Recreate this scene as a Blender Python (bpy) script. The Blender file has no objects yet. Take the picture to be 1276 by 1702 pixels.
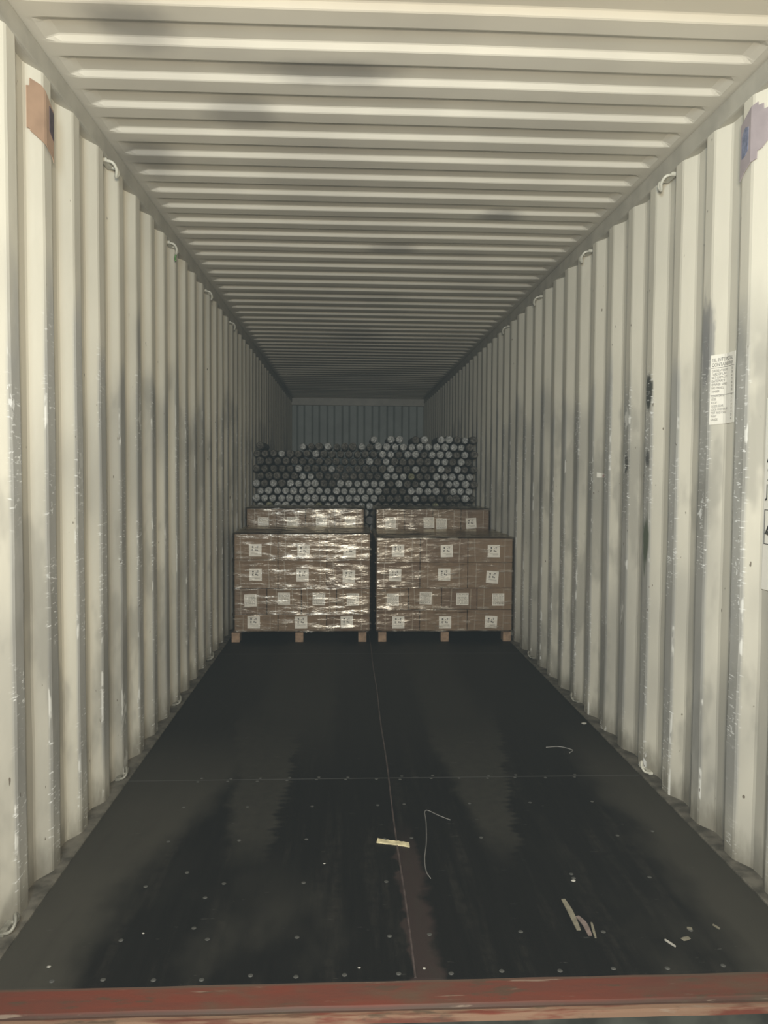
import bpy, bmesh, math, random
from mathutils import Vector, Matrix, noise

scene = bpy.context.scene
C = scene.collection
R = random.Random(11)

# ---------------------------------------------------------------- camera
W, H, FPX = 1276, 1702, 1295.65
YAW, PITCH, ROLL = 0.04714, -0.04739, 0.00645
cam_d = bpy.data.cameras.new('camera')
cam = bpy.data.objects.new('camera', cam_d)
C.objects.link(cam)
cam_d.sensor_fit = 'VERTICAL'
cam_d.sensor_height = 36.0
cam_d.lens = FPX / H * 36.0
cam_d.clip_start = 0.05
_f = Vector((math.sin(YAW) * math.cos(PITCH), math.cos(YAW) * math.cos(PITCH), math.sin(PITCH)))
_r = Vector((math.cos(YAW), -math.sin(YAW), 0))
_u = _r.cross(_f)
_r2 = _r * math.cos(ROLL) + _u * math.sin(ROLL)
_u2 = -_r * math.sin(ROLL) + _u * math.cos(ROLL)
cam.matrix_world = Matrix(((_r2.x, _u2.x, -_f.x, -0.188), (_r2.y, _u2.y, -_f.y, -2.031),
                           (_r2.z, _u2.z, -_f.z, 1.355), (0, 0, 0, 1)))
scene.camera = cam

# ---------------------------------------------------------------- world, lamps, exposure
scene.view_settings.view_transform = 'Standard'
scene.view_settings.look = 'None'
scene.view_settings.gamma = 1.0
scene.view_settings.use_curve_mapping = False
scene.view_settings.exposure = 0.0

world = bpy.data.worlds.new('night_sky')
scene.world = world
world.use_nodes = True
world.node_tree.nodes['Background'].inputs[0].default_value = (0.55, 0.68, 0.8, 1)
world.node_tree.nodes['Background'].inputs[1].default_value = 0.5
# thin haze added to grey and lift the dark far end of the container
_vs = world.node_tree.nodes.new('ShaderNodeVolumeScatter')
_vs.inputs['Color'].default_value = (0.70, 0.88, 1.0, 1)
_vs.inputs['Density'].default_value = 0.0033
_vs.inputs['Anisotropy'].default_value = 0.0
world.node_tree.links.new(_vs.outputs[0], world.node_tree.nodes['World Output'].inputs['Volume'])


def lamp(name, loc, target, size, watts, col, shape='DISK'):
    d = bpy.data.lights.new(name, 'AREA')
    d.shape = shape
    d.size = size
    d.energy = watts
    d.color = col
    o = bpy.data.objects.new(name, d)
    C.objects.link(o)
    o.location = loc
    o.rotation_euler = (Vector(target) - Vector(loc)).to_track_quat('-Z', 'Y').to_euler()
    return o


lamp('dock_floodlight', (-0.12, -2.20, 1.68), (0.0, 6.0, 1.3), 0.40, 116, (1.0, 0.915, 0.76))
lamp('cool_fill_lamp', (-0.55, -2.5, 2.15), (1.2, 1.5, 2.1), 0.6, 80, (0.70, 0.86, 1.0))  # cool fill added behind the camera to brighten the right wall

# ---------------------------------------------------------------- material helpers


def new_mat(name):
    m = bpy.data.materials.new(name)
    m.use_nodes = True
    return m


class NT:
    def __init__(self, m):
        self.t = m.node_tree
        self.n = self.t.nodes
        self.bsdf = self.n['Principled BSDF']
        self.out = self.n['Material Output']
        self.tc = self.n.new('ShaderNodeTexCoord')
        self.sep = None

    def link(self, a, b):
        self.t.links.new(a, b)

    def xyz(self):
        if not self.sep:
            self.sep = self.n.new('ShaderNodeSeparateXYZ')
            self.link(self.tc.outputs['Object'], self.sep.inputs[0])
        return self.sep.outputs

    def val(self, x, sock):
        if isinstance(x, (int, float)):
            sock.default_value = x
        else:
            self.link(x, sock)

    def math(self, op, a, b=0.0, c=None, clamp=False):
        n = self.n.new('ShaderNodeMath')
        n.operation = op
        n.use_clamp = clamp
        self.val(a, n.inputs[0])
        self.val(b, n.inputs[1])
        if c is not None:
            self.val(c, n.inputs[2])
        return n.outputs[0]

    def noise(self, scale, stretch=(1, 1, 1), detail=4, rough=0.55, offset=(0, 0, 0)):
        mp = self.n.new('ShaderNodeMapping')
        mp.inputs['Scale'].default_value = stretch
        mp.inputs['Location'].default_value = offset
        self.link(self.tc.outputs['Object'], mp.inputs[0])
        n = self.n.new('ShaderNodeTexNoise')
        n.inputs['Scale'].default_value = scale
        n.inputs['Detail'].default_value = detail
        n.inputs['Roughness'].default_value = rough
        self.link(mp.outputs[0], n.inputs['Vector'])
        return n.outputs['Fac']

    def step(self, x, lo, hi):
        """smooth ramp of x from 0 at lo to 1 at hi (hi may be below lo)"""
        n = self.n.new('ShaderNodeMapRange')
        n.interpolation_type = 'SMOOTHSTEP'
        if lo < hi:
            f = (lo, hi, 0, 1)
        else:
            f = (hi, lo, 1, 0)
        self.val(x, n.inputs['Value'])
        for k, v in zip(('From Min', 'From Max', 'To Min', 'To Max'), f):
            n.inputs[k].default_value = v
        return n.outputs['Result']

    def mul(self, *a):
        r = a[0]
        for b in a[1:]:
            r = self.math('MULTIPLY', r, b)
        return r

    def mix(self, fac, a, b):
        n = self.n.new('ShaderNodeMix')
        n.data_type = 'RGBA'
        self.val(fac, n.inputs[0])
        for s, x in ((n.inputs[6], a), (n.inputs[7], b)):
            if isinstance(x, tuple):
                s.default_value = (*x, 1) if len(x) == 3 else x
            else:
                self.link(x, s)
        return n.outputs[2]

    def bump(self, h, strength=0.3, dist=0.01):
        n = self.n.new('ShaderNodeBump')
        n.inputs['Strength'].default_value = strength
        n.inputs['Distance'].default_value = dist
        self.link(h, n.inputs['Height'])
        self.link(n.outputs[0], self.bsdf.inputs['Normal'])
        return n.outputs[0]

    def base(self, c, rough=0.5, metal=0.0, spec=0.5):
        if isinstance(c, tuple):
            self.bsdf.inputs['Base Color'].default_value = (*c, 1)
        else:
            self.link(c, self.bsdf.inputs['Base Color'])
        self.val(rough, self.bsdf.inputs['Roughness'])
        self.bsdf.inputs['Metallic'].default_value = metal
        self.bsdf.inputs['Specular IOR Level'].default_value = spec


def plain(name, col, rough=0.5, metal=0.0, var=0.15, scale=30, spec=0.5):
    m = new_mat(name)
    t = NT(m)
    n = t.noise(scale, detail=3)
    dark = tuple(c * (1 - var) for c in col)
    light = tuple(min(1, c * (1 + var)) for c in col)
    t.base(t.mix(t.step(n, 0.3, 0.7), dark, light), rough, metal, spec)
    return m


PAINT = (0.64, 0.605, 0.50)


def wall_material():
    m = new_mat('cream_wall_paint')
    t = NT(m)
    x, y, z = t.xyz()
    ax = t.math('ABSOLUTE', x)
    blot = t.noise(1.5, (1, 1, 0.8), 3)
    fine = t.noise(16, (1, 1, 0.35), 5)
    col = t.mix(t.mul(t.step(blot, 0.42, 0.68), 0.35), PAINT, (0.47, 0.445, 0.37))
    # worn and rubbed inner flats, up to the height cargo reaches
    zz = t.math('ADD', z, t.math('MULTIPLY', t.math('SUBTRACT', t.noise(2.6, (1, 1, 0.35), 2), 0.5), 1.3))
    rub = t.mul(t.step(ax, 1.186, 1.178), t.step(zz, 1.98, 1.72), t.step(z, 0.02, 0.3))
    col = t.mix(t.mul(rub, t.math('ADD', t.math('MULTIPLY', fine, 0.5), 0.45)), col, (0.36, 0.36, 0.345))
    # lower-wall darkening on every face: grime plus cast shade painted into the colour
    grime_shade = t.mul(t.step(t.noise(1.3, (0.6, 1, 0.5), 3, offset=(3, 5, 1)), 0.44, 0.62), t.step(zz, 2.0, 1.65))
    col = t.mix(t.mul(grime_shade, 0.5), col, (0.27, 0.262, 0.235))
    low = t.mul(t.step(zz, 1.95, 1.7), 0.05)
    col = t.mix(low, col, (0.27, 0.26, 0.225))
    # smaller dark smears and mottling on the lower wall
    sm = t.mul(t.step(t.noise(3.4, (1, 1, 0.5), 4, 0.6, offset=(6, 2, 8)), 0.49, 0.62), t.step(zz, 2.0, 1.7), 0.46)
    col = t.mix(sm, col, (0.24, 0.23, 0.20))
    # dark scorched and green scrapes on one worn flat of the right wall
    for (sy, sz, ry, rz, cc, aa) in ((1.47, 1.73, 0.045, 0.085, (0.03, 0.035, 0.03), 0.9), (1.47, 1.05, 0.04, 0.12, (0.06, 0.085, 0.045), 0.85),
                                     (1.75, 1.42, 0.035, 0.05, (0.05, 0.05, 0.045), 0.8), (1.47, 1.44, 0.03, 0.05, (0.05, 0.05, 0.05), 0.8),
                                     (0.91, 1.88, 0.05, 0.2, (0.16, 0.16, 0.17), 0.6)):
        dy = t.math('DIVIDE', t.math('SUBTRACT', y, sy), ry)
        dz = t.math('DIVIDE', t.math('SUBTRACT', z, sz), rz)
        d = t.math('ADD', t.math('SQRT', t.math('ADD', t.math('MULTIPLY', dy, dy), t.math('MULTIPLY', dz, dz))),
                   t.math('MULTIPLY', t.math('SUBTRACT', fine, 0.5), 2.2))
        col = t.mix(t.mul(t.step(d, 1.1, 0.6), t.step(x, 1.0, 1.1), t.step(ax, 1.195, 1.185), aa), col, cc)
    # kick dirt along the floor
    kick = t.mul(t.step(t.math('ADD', z, t.math('MULTIPLY', fine, 0.22)), 0.26, 0.10), 0.8)
    col = t.mix(kick, col, (0.17, 0.155, 0.12))
    # white scrapes on the inner flats
    scr = t.noise(26, (0.6, 1.0, 5.0), 3, 0.65, offset=(1, 2, 3))
    patch = t.noise(2.3, (1, 1, 1), 2, offset=(9, 1, 4))
    s = t.mul(t.step(scr, 0.59, 0.65), t.step(patch, 0.44, 0.56), t.step(ax, 1.19, 1.177), t.step(z, 2.0, 1.7))
    col = t.mix(t.mul(s, 0.85), col, (0.88, 0.88, 0.84))
    scr2 = t.noise(17, (1, 1.0, 0.55), 4, 0.7, offset=(5, 1, 2))
    s2 = t.mul(t.step(scr2, 0.635, 0.665), t.step(patch, 0.42, 0.52), t.step(ax, 1.188, 1.180), t.step(z, 1.95, 1.6))
    col = t.mix(t.mul(s2, 0.8), col, (0.86, 0.86, 0.82))
    # bright chafed edges
    ed = t.mul(t.step(t.noise(10, (1, 1, 0.6), 3, offset=(4, 4, 4)), 0.585, 0.64),
               t.mul(t.step(ax, 1.1765, 1.178), t.step(ax, 1.183, 1.180)), t.step(z, 1.9, 1.6))
    col = t.mix(t.mul(ed, 0.7), col, (0.88, 0.87, 0.80))
    # a few rusty dark nicks
    rs = t.mul(t.step(t.noise(34, (1, 1, 0.5), 2, offset=(7, 7, 7)), 0.735, 0.76), 0.8)
    col = t.mix(rs, col, (0.10, 0.075, 0.05))
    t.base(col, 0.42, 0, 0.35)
    t.bump(t.noise(10, (1, 1, 0.4), 3), 0.25, 0.008)
    return m


def roof_material():
    m = new_mat('cream_roof_paint')
    t = NT(m)
    x, y, z = t.xyz()
    blot = t.noise(1.2, (1, 0.6, 1), 3)
    col = t.mix(t.step(blot, 0.40, 0.7), (0.68, 0.64, 0.54), (0.57, 0.535, 0.455))
    # soft dark blotches on the roof
    tot = None
    wob = t.math('MULTIPLY', t.math('SUBTRACT', t.noise(5, (1, 1, 1), 3), 0.5), 0.9)
    for (sx, sy, rx, ry, a) in ((-0.85, 0.46, 0.14, 0.17, 0.8), (-0.28, 0.71, 0.26, 0.09, 0.8), (-0.60, 1.05, 0.15, 0.16, 0.6),
                                (-1.06, 1.48, 0.13, 0.2, 0.75), (0.615, 2.15, 0.13, 0.09, 0.8), (0.07, 2.79, 0.16, 0.12, 0.6),
                                (-0.12, 5.7, 0.3, 0.5, 0.5), (0.05, 4.1, 0.25, 0.2, 0.4)):
        dx = t.math('DIVIDE', t.math('SUBTRACT', x, sx), rx)
        dy = t.math('DIVIDE', t.math('SUBTRACT', y, sy), ry)
        d = t.math('SQRT', t.math('ADD', t.math('MULTIPLY', dx, dx), t.math('MULTIPLY', dy, dy)))
        k = t.mul(t.step(t.math('ADD', d, wob), 1.35, 0.35), a)
        tot = k if tot is None else t.math('MAXIMUM', tot, k)
    col = t.mix(t.mul(tot, 0.75), col, (0.16, 0.15, 0.14))
    t.base(col, 0.45, 0, 0.35)
    return m


def floor_material():
    m = new_mat('dark_plywood_floor')
    t = NT(m)
    x, y, z = t.xyz()
    ax = t.math('ABSOLUTE', x)
    grain = t.noise(40, (1, 0.05, 1), 4, 0.6)
    blot = t.noise(2.0, (1, 0.5, 1), 4)
    fine = t.noise(22, (1, 1, 1), 5, 0.65)
    col = t.mix(grain, (0.0035, 0.0035, 0.0037), (0.0095, 0.009, 0.0082))
    xw = t.math('ADD', x, t.math('MULTIPLY', t.math('SUBTRACT', t.noise(7, (1, 1, 1), 3), 0.5), 0.16))
    axw = t.math('ADD', ax, t.math('MULTIPLY', t.math('SUBTRACT', t.noise(4, (1, 0.7, 1), 3), 0.5), 0.22))
    # dust left along both walls, never swept by wheels
    wide = t.mul(t.step(x, 0.01, -0.01), t.math('MULTIPLY', t.math('SUBTRACT', y, 0.4), 0.25, clamp=True))
    axw = t.math('ADD', axw, t.math('MINIMUM', wide, 0.3))
    side = t.mul(t.step(axw, 0.86, 1.0), t.step(y, 2.6, 0.9))
    # dust patches between the wheel tracks, with tread-toothed edges
    saw = t.math('PINGPONG', y, 0.022)
    xs = t.math('ADD', xw, t.math('MULTIPLY', saw, 1.1))

    yy = t.math('SUBTRACT', y, 0.75)

    def track(x0, k0, x1, k1):
        lo = t.math('SUBTRACT', xw, t.math('ADD', t.math('MULTIPLY', yy, k0), x0))
        hi = t.math('SUBTRACT', xs, t.math('ADD', t.math('MULTIPLY', yy, k1), x1))
        return t.mul(t.step(lo, -0.03, 0.05), t.step(hi, 0.03, -0.01), t.step(y, 0.5, 0.95), t.step(y, 3.4, 1.5))
    tr = t.math('MAXIMUM', track(0.33, -0.09, 0.44, 0.15), track(-0.62, -0.13, -0.46, 0.03))
    lane = t.math('MAXIMUM', t.mul(t.step(xw, 0.16, 0.3), t.step(xw, 0.72, 0.5)), t.mul(t.step(xw, -0.16, -0.3), t.step(xw, -0.85, -0.6)))
    lane = t.mul(t.math('MAXIMUM', lane, 0.35), t.step(y, 1.2, 2.6), 0.5)  # far floor paled: dust lanes plus painted-in brightness for weak light
    tr = t.mul(tr, t.math('ADD', t.math('MULTIPLY', fine, 0.7), 0.35))
    dust = t.math('MAXIMUM', t.mul(side, t.math('ADD', t.math('MULTIPLY', blot, 0.8), 0.45)), t.mul(tr, 0.75))
    # mixed light grime near the sill
    near = t.mul(t.step(y, 0.9, 0.1), t.step(blot, 0.5, 0.7), 0.45)
    dust = t.math('MAXIMUM', t.math('MAXIMUM', dust, lane), near)
    col = t.mix(t.mul(dust, 0.85), col, (0.062, 0.057, 0.044))
    # brown bare strip beside the centre joint
    cs = t.mul(t.step(xw, -0.02, 0.0), t.step(xw, 0.085, 0.05), t.step(y, 1.0, 0.6))
    col = t.mix(t.mul(cs, 0.65), col, (0.046, 0.030, 0.026))
    # long worn streaks along the boards
    stk = t.mul(t.step(t.noise(11, (1, 0.09, 1), 5, 0.65, offset=(1, 3, 0)), 0.50, 0.68), t.step(y, 2.6, 0.8), t.step(fine, 0.30, 0.6), 0.42)
    col = t.mix(stk, col, (0.034, 0.030, 0.024))
    # fine pale scratches
    sc = t.mul(t.step(t.noise(30, (0.35, 2.2, 1), 3, 0.6, offset=(2, 8, 0)), 0.66, 0.71), t.step(fine, 0.5, 0.6))
    col = t.mix(t.mul(sc, 0.4), col, (0.10, 0.095, 0.085))
    # panel joint across the floor
    for yy in (1.394, 3.83, 6.27):
        j = t.mul(t.step(t.math('ABSOLUTE', t.math('SUBTRACT', y, yy)), 0.006, 0.003), 0.5)
        col = t.mix(j, col, (0.10, 0.10, 0.095))
    t.base(col, t.math('ADD', t.math('MULTIPLY', dust, 0.2), 0.62), 0, 0.16)
    t.bump(grain, 0.15, 0.004)
    return m


def sill_material():
    m = new_mat('worn_red_sill_paint')
    t = NT(m)
    n1 = t.noise(5, (0.4, 2.5, 1), 5, 0.6)
    n2 = t.noise(14, (0.5, 2, 1), 5, 0.6, offset=(3, 0, 0))
    n3 = t.noise(20, (0.25, 3, 1), 4, 0.6, offset=(0, 4, 1))
    col = t.mix(t.step(n1, 0.35, 0.65), (0.155, 0.041, 0.025), (0.118, 0.043, 0.029))
    x, y, z = t.xyz()
    n4 = t.noise(2.2, (1, 2.5, 1), 4, 0.6, offset=(8, 1, 0))
    col = t.mix(t.mul(t.step(n4, 0.48, 0.66), 0.75), col, (0.095, 0.066, 0.042))
    lip = t.mul(t.step(y, -0.105, -0.113), t.step(n3, 0.36, 0.56), 0.8)
    col = t.mix(lip, col, (0.24, 0.155, 0.10))
    col = t.mix(t.mul(t.step(y, -0.088, -0.095), t.step(y, -0.112, -0.106), 0.75), col, (0.05, 0.036, 0.026))
    col = t.mix(t.mul(t.step(y, -0.012, -0.004), 0.7), col, (0.09, 0.07, 0.05))
    col = t.mix(t.mul(t.step(n2, 0.55, 0.66), 0.7), col, (0.075, 0.055, 0.036))
    col = t.mix(t.mul(t.step(n3, 0.64, 0.70), 0.7), col, (0.25, 0.19, 0.14))
    t.base(col, 0.6, 0, 0.22)
    t.bump(n2, 0.3, 0.004)
    return m


def carton_material(name, a, b):
    m = new_mat(name)
    t = NT(m)
    n = t.noise(6, (1, 1, 1), 4)
    f = t.noise(60, (1, 0.3, 0.15), 3)
    col = t.mix(t.step(n, 0.3, 0.7), a, b)
    col = t.mix(t.mul(t.step(f, 0.45, 0.7), 0.25), col, tuple(c * 0.7 for c in a))
    t.base(col, 0.75, 0, 0.2)
    return m


def film_material():
    m = new_mat('clear_stretch_film')
    t = NT(m)
    n, ln = t.n, t.link
    tr = n.new('ShaderNodeBsdfTransparent')
    tr.inputs[0].default_value = (0.95, 0.95, 0.95, 1)
    gl = n.new('ShaderNodeBsdfGlossy')
    gl.inputs['Roughness'].default_value = 0.24
    gl.inputs['Color'].default_value = (1, 0.93, 0.80, 1)
    df = n.new('ShaderNodeBsdfDiffuse')
    df.inputs['Color'].default_value = (0.62, 0.56, 0.46, 1)
    w1 = t.noise(8, (1, 1, 5.5), 3, 0.55)
    w2 = t.noise(30, (1, 1, 3), 3, 0.6, offset=(2, 2, 2))
    h = t.math('ADD', w1, t.math('MULTIPLY', w2, 0.20))
    bp = n.new('ShaderNodeBump')
    bp.inputs['Strength'].default_value = 0.9
    bp.inputs['Distance'].default_value = 0.0055
    ln(h, bp.inputs['Height'])
    ln(bp.outputs[0], gl.inputs['Normal'])
    fr = n.new('ShaderNodeFresnel')
    fr.inputs['IOR'].default_value = 1.5
    ln(bp.outputs[0], fr.inputs['Normal'])
    mk = t.math('ADD', t.math('MULTIPLY', fr.outputs[0], 0.75), t.math('MULTIPLY', t.step(w1, 0.45, 0.66), 0.13), clamp=True)
    m1 = n.new('ShaderNodeMixShader')
    ln(mk, m1.inputs[0])
    ln(tr.outputs[0], m1.inputs[1])
    ln(gl.outputs[0], m1.inputs[2])
    # thicker gathered folds turn milky
    fold = t.mul(t.step(w1, 0.58, 0.74), 0.40)
    m2 = n.new('ShaderNodeMixShader')
    ln(fold, m2.inputs[0])
    ln(m1.outputs[0], m2.inputs[1])
    ln(df.outputs[0], m2.inputs[2])
    ln(m2.outputs[0], t.out.inputs['Surface'])
    return m


M = {
    'wall': wall_material(), 'roof': roof_material(), 'floor': floor_material(), 'sill': sill_material(),
    'rail': plain('rail_paint', (0.40, 0.375, 0.31), 0.45, var=0.12, scale=6),
    'back': plain('back_wall_paint', (0.34, 0.375, 0.345), 0.5, var=0.1, scale=3),
    'kick': plain('dirty_floor_angle', (0.105, 0.095, 0.075), 0.6, var=0.5, scale=14),
    'ring': plain('ring_paint', (0.55, 0.53, 0.44), 0.4, var=0.1),
    'ringdirty': plain('dirty_ring_paint', (0.22, 0.21, 0.17), 0.5, var=0.3),
    'screw': plain('screw_zinc', (0.075, 0.074, 0.066), 0.6, 0.2, var=0.3),
    'face': plain('dark_sill_face', (0.045, 0.047, 0.038), 0.7, var=0.5, scale=8),  # dark greenish front of the sill
    'joint': plain('joint_steel', (0.10, 0.075, 0.068), 0.45, 0.3, var=0.4, scale=18),
    'ground': plain('yard_asphalt', (0.055, 0.058, 0.05), 0.8, var=0.4, scale=9),
    'carton': carton_material('brown_carton_board', (0.235, 0.162, 0.100), (0.29, 0.202, 0.128)),
    'carton_b': carton_material('darker_carton_board', (0.19, 0.127, 0.083), (0.25, 0.17, 0.108)),
    'band': plain('carton_edge_tape', (0.34, 0.27, 0.19), 0.4, var=0.12),
    'paper': plain('label_paper', (0.86, 0.82, 0.72), 0.55, var=0.04),
    'ink': plain('label_ink', (0.11, 0.10, 0.09), 0.6, var=0.1),
    'inkgrey': plain('label_grey_print', (0.42, 0.39, 0.33), 0.6, var=0.1),
    'pallet': plain('pallet_wood', (0.33, 0.215, 0.135), 0.75, var=0.25, scale=20),
    'film': film_material(),
    'roll': plain('milky_roll_wrap', (0.56, 0.56, 0.53), 0.4, var=0.35, scale=45),
    'roll_y': plain('yellowish_roll_wrap', (0.36, 0.35, 0.23), 0.4, var=0.3, scale=45),
    'roll_dim': plain('dull_roll_wrap', (0.18, 0.165, 0.138), 0.5, var=0.4, scale=45),
    'tube': plain('roll_side_wrap', (0.075, 0.072, 0.065), 0.5, var=0.3, scale=30),
    'tan': plain('tan_tape', (0.36, 0.235, 0.155), 0.55, var=0.1, scale=12),
    'pink': plain('pinkish_tape', (0.33, 0.28, 0.285), 0.55, var=0.1, scale=12),
    'hole': plain('dark_vent_mesh', (0.055, 0.035, 0.042), 0.6, var=0.3, scale=60),
    'holeb': plain('blue_vent_mesh', (0.16, 0.175, 0.25), 0.6, var=0.3, scale=60),
    'sticker': plain('sticker_vinyl', (0.78, 0.75, 0.66), 0.35, var=0.04),
    'stickink': plain('sticker_print', (0.16, 0.15, 0.14), 0.5, var=0.1),
    'white': plain('placard_white', (0.80, 0.77, 0.68), 0.35, var=0.02),
    'black': plain('placard_black', (0.02, 0.022, 0.022), 0.5, var=0.1),
    'red': plain('tag_red', (0.22, 0.06, 0.05), 0.5, var=0.1),
    'wood': plain('pale_splinter_wood', (0.62, 0.54, 0.33), 0.7, var=0.25, scale=40),
    'straw': plain('faded_strapping', (0.20, 0.18, 0.13), 0.6, var=0.2, scale=40),
    'strawp': plain('pinkish_strapping', (0.19, 0.145, 0.125), 0.6, var=0.2, scale=40),
    'wire': plain('pale_wire', (0.26, 0.25, 0.23), 0.4, 0.2, var=0.1),
    'crumb': plain('white_crumb', (0.40, 0.38, 0.33), 0.6, var=0.1),
    'green': plain('green_string', (0.10, 0.22, 0.06), 0.6, var=0.2),
}

# ---------------------------------------------------------------- object helpers


def link_mesh(name, bm, mat, parent=None, smooth=False):
    me = bpy.data.meshes.new(name)
    bm.to_mesh(me)
    bm.free()
    for mm in (mat if isinstance(mat, (list, tuple)) else [mat]):
        me.materials.append(M[mm] if isinstance(mm, str) else mm)
    if smooth:
        for p in me.polygons:
            p.use_smooth = True
    o = bpy.data.objects.new(name, me)
    C.objects.link(o)
    if parent:
        o.parent = parent
    return o


def thing(name, label, cat, loc=(0, 0, 0), group=None):
    o = bpy.data.objects.new(name, None)
    o.empty_display_size = 0.05
    C.objects.link(o)
    o.location = loc
    return tag(o, label, cat, group)


def tag(o, label, cat, group=None):
    o['label'] = label
    o['category'] = cat
    if group:
        o['group'] = group
    return o


def struct(name, bm, mat, smooth=False):
    o = link_mesh(name, bm, mat, smooth=smooth)
    o['kind'] = 'structure'
    return o


def add_box(bm, x0, x1, y0, y1, z0, z1, bevel=0.0, seg=1):
    r = bmesh.ops.create_cube(bm, size=1.0, matrix=Matrix.Translation(((x0 + x1) / 2, (y0 + y1) / 2, (z0 + z1) / 2)) @
                              Matrix.Diagonal((x1 - x0, y1 - y0, z1 - z0, 1)))
    if bevel:
        es = list({e for v in r['verts'] for e in v.link_edges})
        bmesh.ops.bevel(bm, geom=es, offset=bevel, segments=seg, affect='EDGES', profile=0.6)
    return r


def sheet(bm, pts, thick_dir):
    """thin slab from a polygon outline, extruded along thick_dir"""
    a = [bm.verts.new(p) for p in pts]
    b = [bm.verts.new(Vector(p) + Vector(thick_dir)) for p in pts]
    bm.faces.new(a)
    bm.faces.new(b[::-1])
    n = len(a)
    for i in range(n):
        bm.faces.new((a[i], b[i], b[(i + 1) % n], a[(i + 1) % n]))
    bmesh.ops.recalc_face_normals(bm, faces=bm.faces)


def add_tube(bm, pts, rad, seg=8, closed=False):
    pts = [Vector(p) for p in pts]
    n = len(pts)
    rads = rad if isinstance(rad, (list, tuple)) else [rad] * n
    rings = []
    up = Vector((0, 0, 1))
    for i, p in enumerate(pts):
        if closed:
            d = pts[(i + 1) % n] - pts[i - 1]
        else:
            d = pts[min(i + 1, n - 1)] - pts[max(i - 1, 0)]
        d.normalize()
        a = d.cross(up)
        if a.length < 0.1:
            a = d.cross(Vector((1, 0, 0)))
        a.normalize()
        b = d.cross(a)
        rings.append([bm.verts.new(p + (a * math.cos(t) + b * math.sin(t)) * rads[i])
                      for t in [2 * math.pi * k / seg for k in range(seg)]])
    for i in range(n if closed else n - 1):
        r0, r1 = rings[i], rings[(i + 1) % n]
        for k in range(seg):
            bm.faces.new((r0[k], r0[(k + 1) % seg], r1[(k + 1) % seg], r1[k]))
    if not closed:
        bm.faces.new(rings[0][::-1])
        bm.faces.new(rings[-1])
    bmesh.ops.recalc_face_normals(bm, faces=bm.faces)


def smooth_path(pts, n=10):
    """Catmull-Rom through pts"""
    P = [Vector(p) for p in pts]
    P = [P[0] * 2 - P[1]] + P + [P[-1] * 2 - P[-2]]
    out = []
    for i in range(1, len(P) - 2):
        for k in range(n):
            t = k / n
            a, b, c, d = P[i - 1:i + 3]
            out.append(0.5 * ((2 * b) + (c - a) * t + (2 * a - 5 * b + 4 * c - d) * t * t + (3 * b - a - 3 * c + d) * t ** 3))
    out.append(P[-2])
    return out


# ---------------------------------------------------------------- the container shell
LEN, HW, DEPTH = 12.03, 1.176, 0.036
ZR0, ZR1 = 2.645, 2.722
PITCH_W, PH = 0.278, 0.600            # corrugation pitch; y where an inner flat begins


def wall_off(y):
    """how far the wall surface stands back from the inner flats at depth y"""
    s = (y - PH) % PITCH_W
    if s < 0.070:
        return 0.0
    if s < 0.138:
        return DEPTH * (s - 0.070) / 0.068
    if s < 0.210:
        return DEPTH
    return DEPTH * (1 - (s - 0.210) / 0.068)


def wall_breaks(y0, y1):
    ys = {y0, y1}
    k = math.floor((y0 - PH) / PITCH_W) - 1
    while PH + k * PITCH_W < y1:
        b = PH + k * PITCH_W
        for s in (0.0, 0.070, 0.138, 0.210):
            for e in (-0.006, 0.006):
                if y0 < b + s + e < y1:
                    ys.add(b + s + e)
        k += 1
    return sorted(ys)


def wall_mesh(side):
    bm = bmesh.new()
    ys = wall_breaks(-0.02, LEN)
    nz = 26
    grid = []
    for y in ys:
        col = []
        far = 1.0 if y < 5 else 0.5
        for j in range(nz + 1):
            z = -0.03 + (ZR0 + 0.04 + 0.03) * j / nz
            o = wall_off(y)
            d = noise.noise(Vector((y * 3.1, z * 1.3, side * 7))) * 0.0035 * far
            e = noise.noise(Vector((y * 9.0, z * 4.0, side * 3 + 20))) * 0.0018 * far
            col.append(bm.verts.new((side * (HW + o + max(0, d + e) * 0.8), y + e * 2.0 + 0.007 * far * max(0, min(1, 1.9 - z)) * noise.noise(Vector((y * 5.0, z * 3.0, side * 5 + 40))), z)))
        grid.append(col)
    for i in range(len(ys) - 1):
        for j in range(nz):
            f = (grid[i][j], grid[i + 1][j], grid[i + 1][j + 1], grid[i][j + 1])
            bm.faces.new(f if side < 0 else f[::-1])
    return bm


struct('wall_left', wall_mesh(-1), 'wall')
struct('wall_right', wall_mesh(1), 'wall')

bm = bmesh.new()                       # front bulkhead at the far end, corrugated too
xs = []
x = -HW - 0.036
step_list = (0.110, 0.035, 0.088, 0.035)
pts = [(x, 0)]
k = 0
while x < HW + 0.04:
    x += step_list[k % 4]
    pts.append((x, 0.045 if k % 4 in (1, 2) else 0.0))
    k += 1
lo = [bm.verts.new((px, LEN + po, -0.03)) for px, po in pts]
hi = [bm.verts.new((px, LEN + po, ZR1)) for px, po in pts]
for i in range(len(pts) - 1):
    bm.faces.new((lo[i], lo[i + 1], hi[i + 1], hi[i]))
struct('wall_back', bm, 'back')

bm = bmesh.new()                       # pressed roof panel
PR, R0 = 0.2195, 0.553
ysr = set()
k = -3
while R0 + k * PR < LEN + 0.1:
    b = R0 + k * PR
    for s in (-0.011, 0.011, 0.092, 0.128):
        for e in (-0.003, 0.003):
            if -0.03 < b + s + e < LEN + 0.03:
                ysr.add(b + s + e)
    k += 1
ysr = sorted(ysr | {-0.03, LEN + 0.03})


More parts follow.
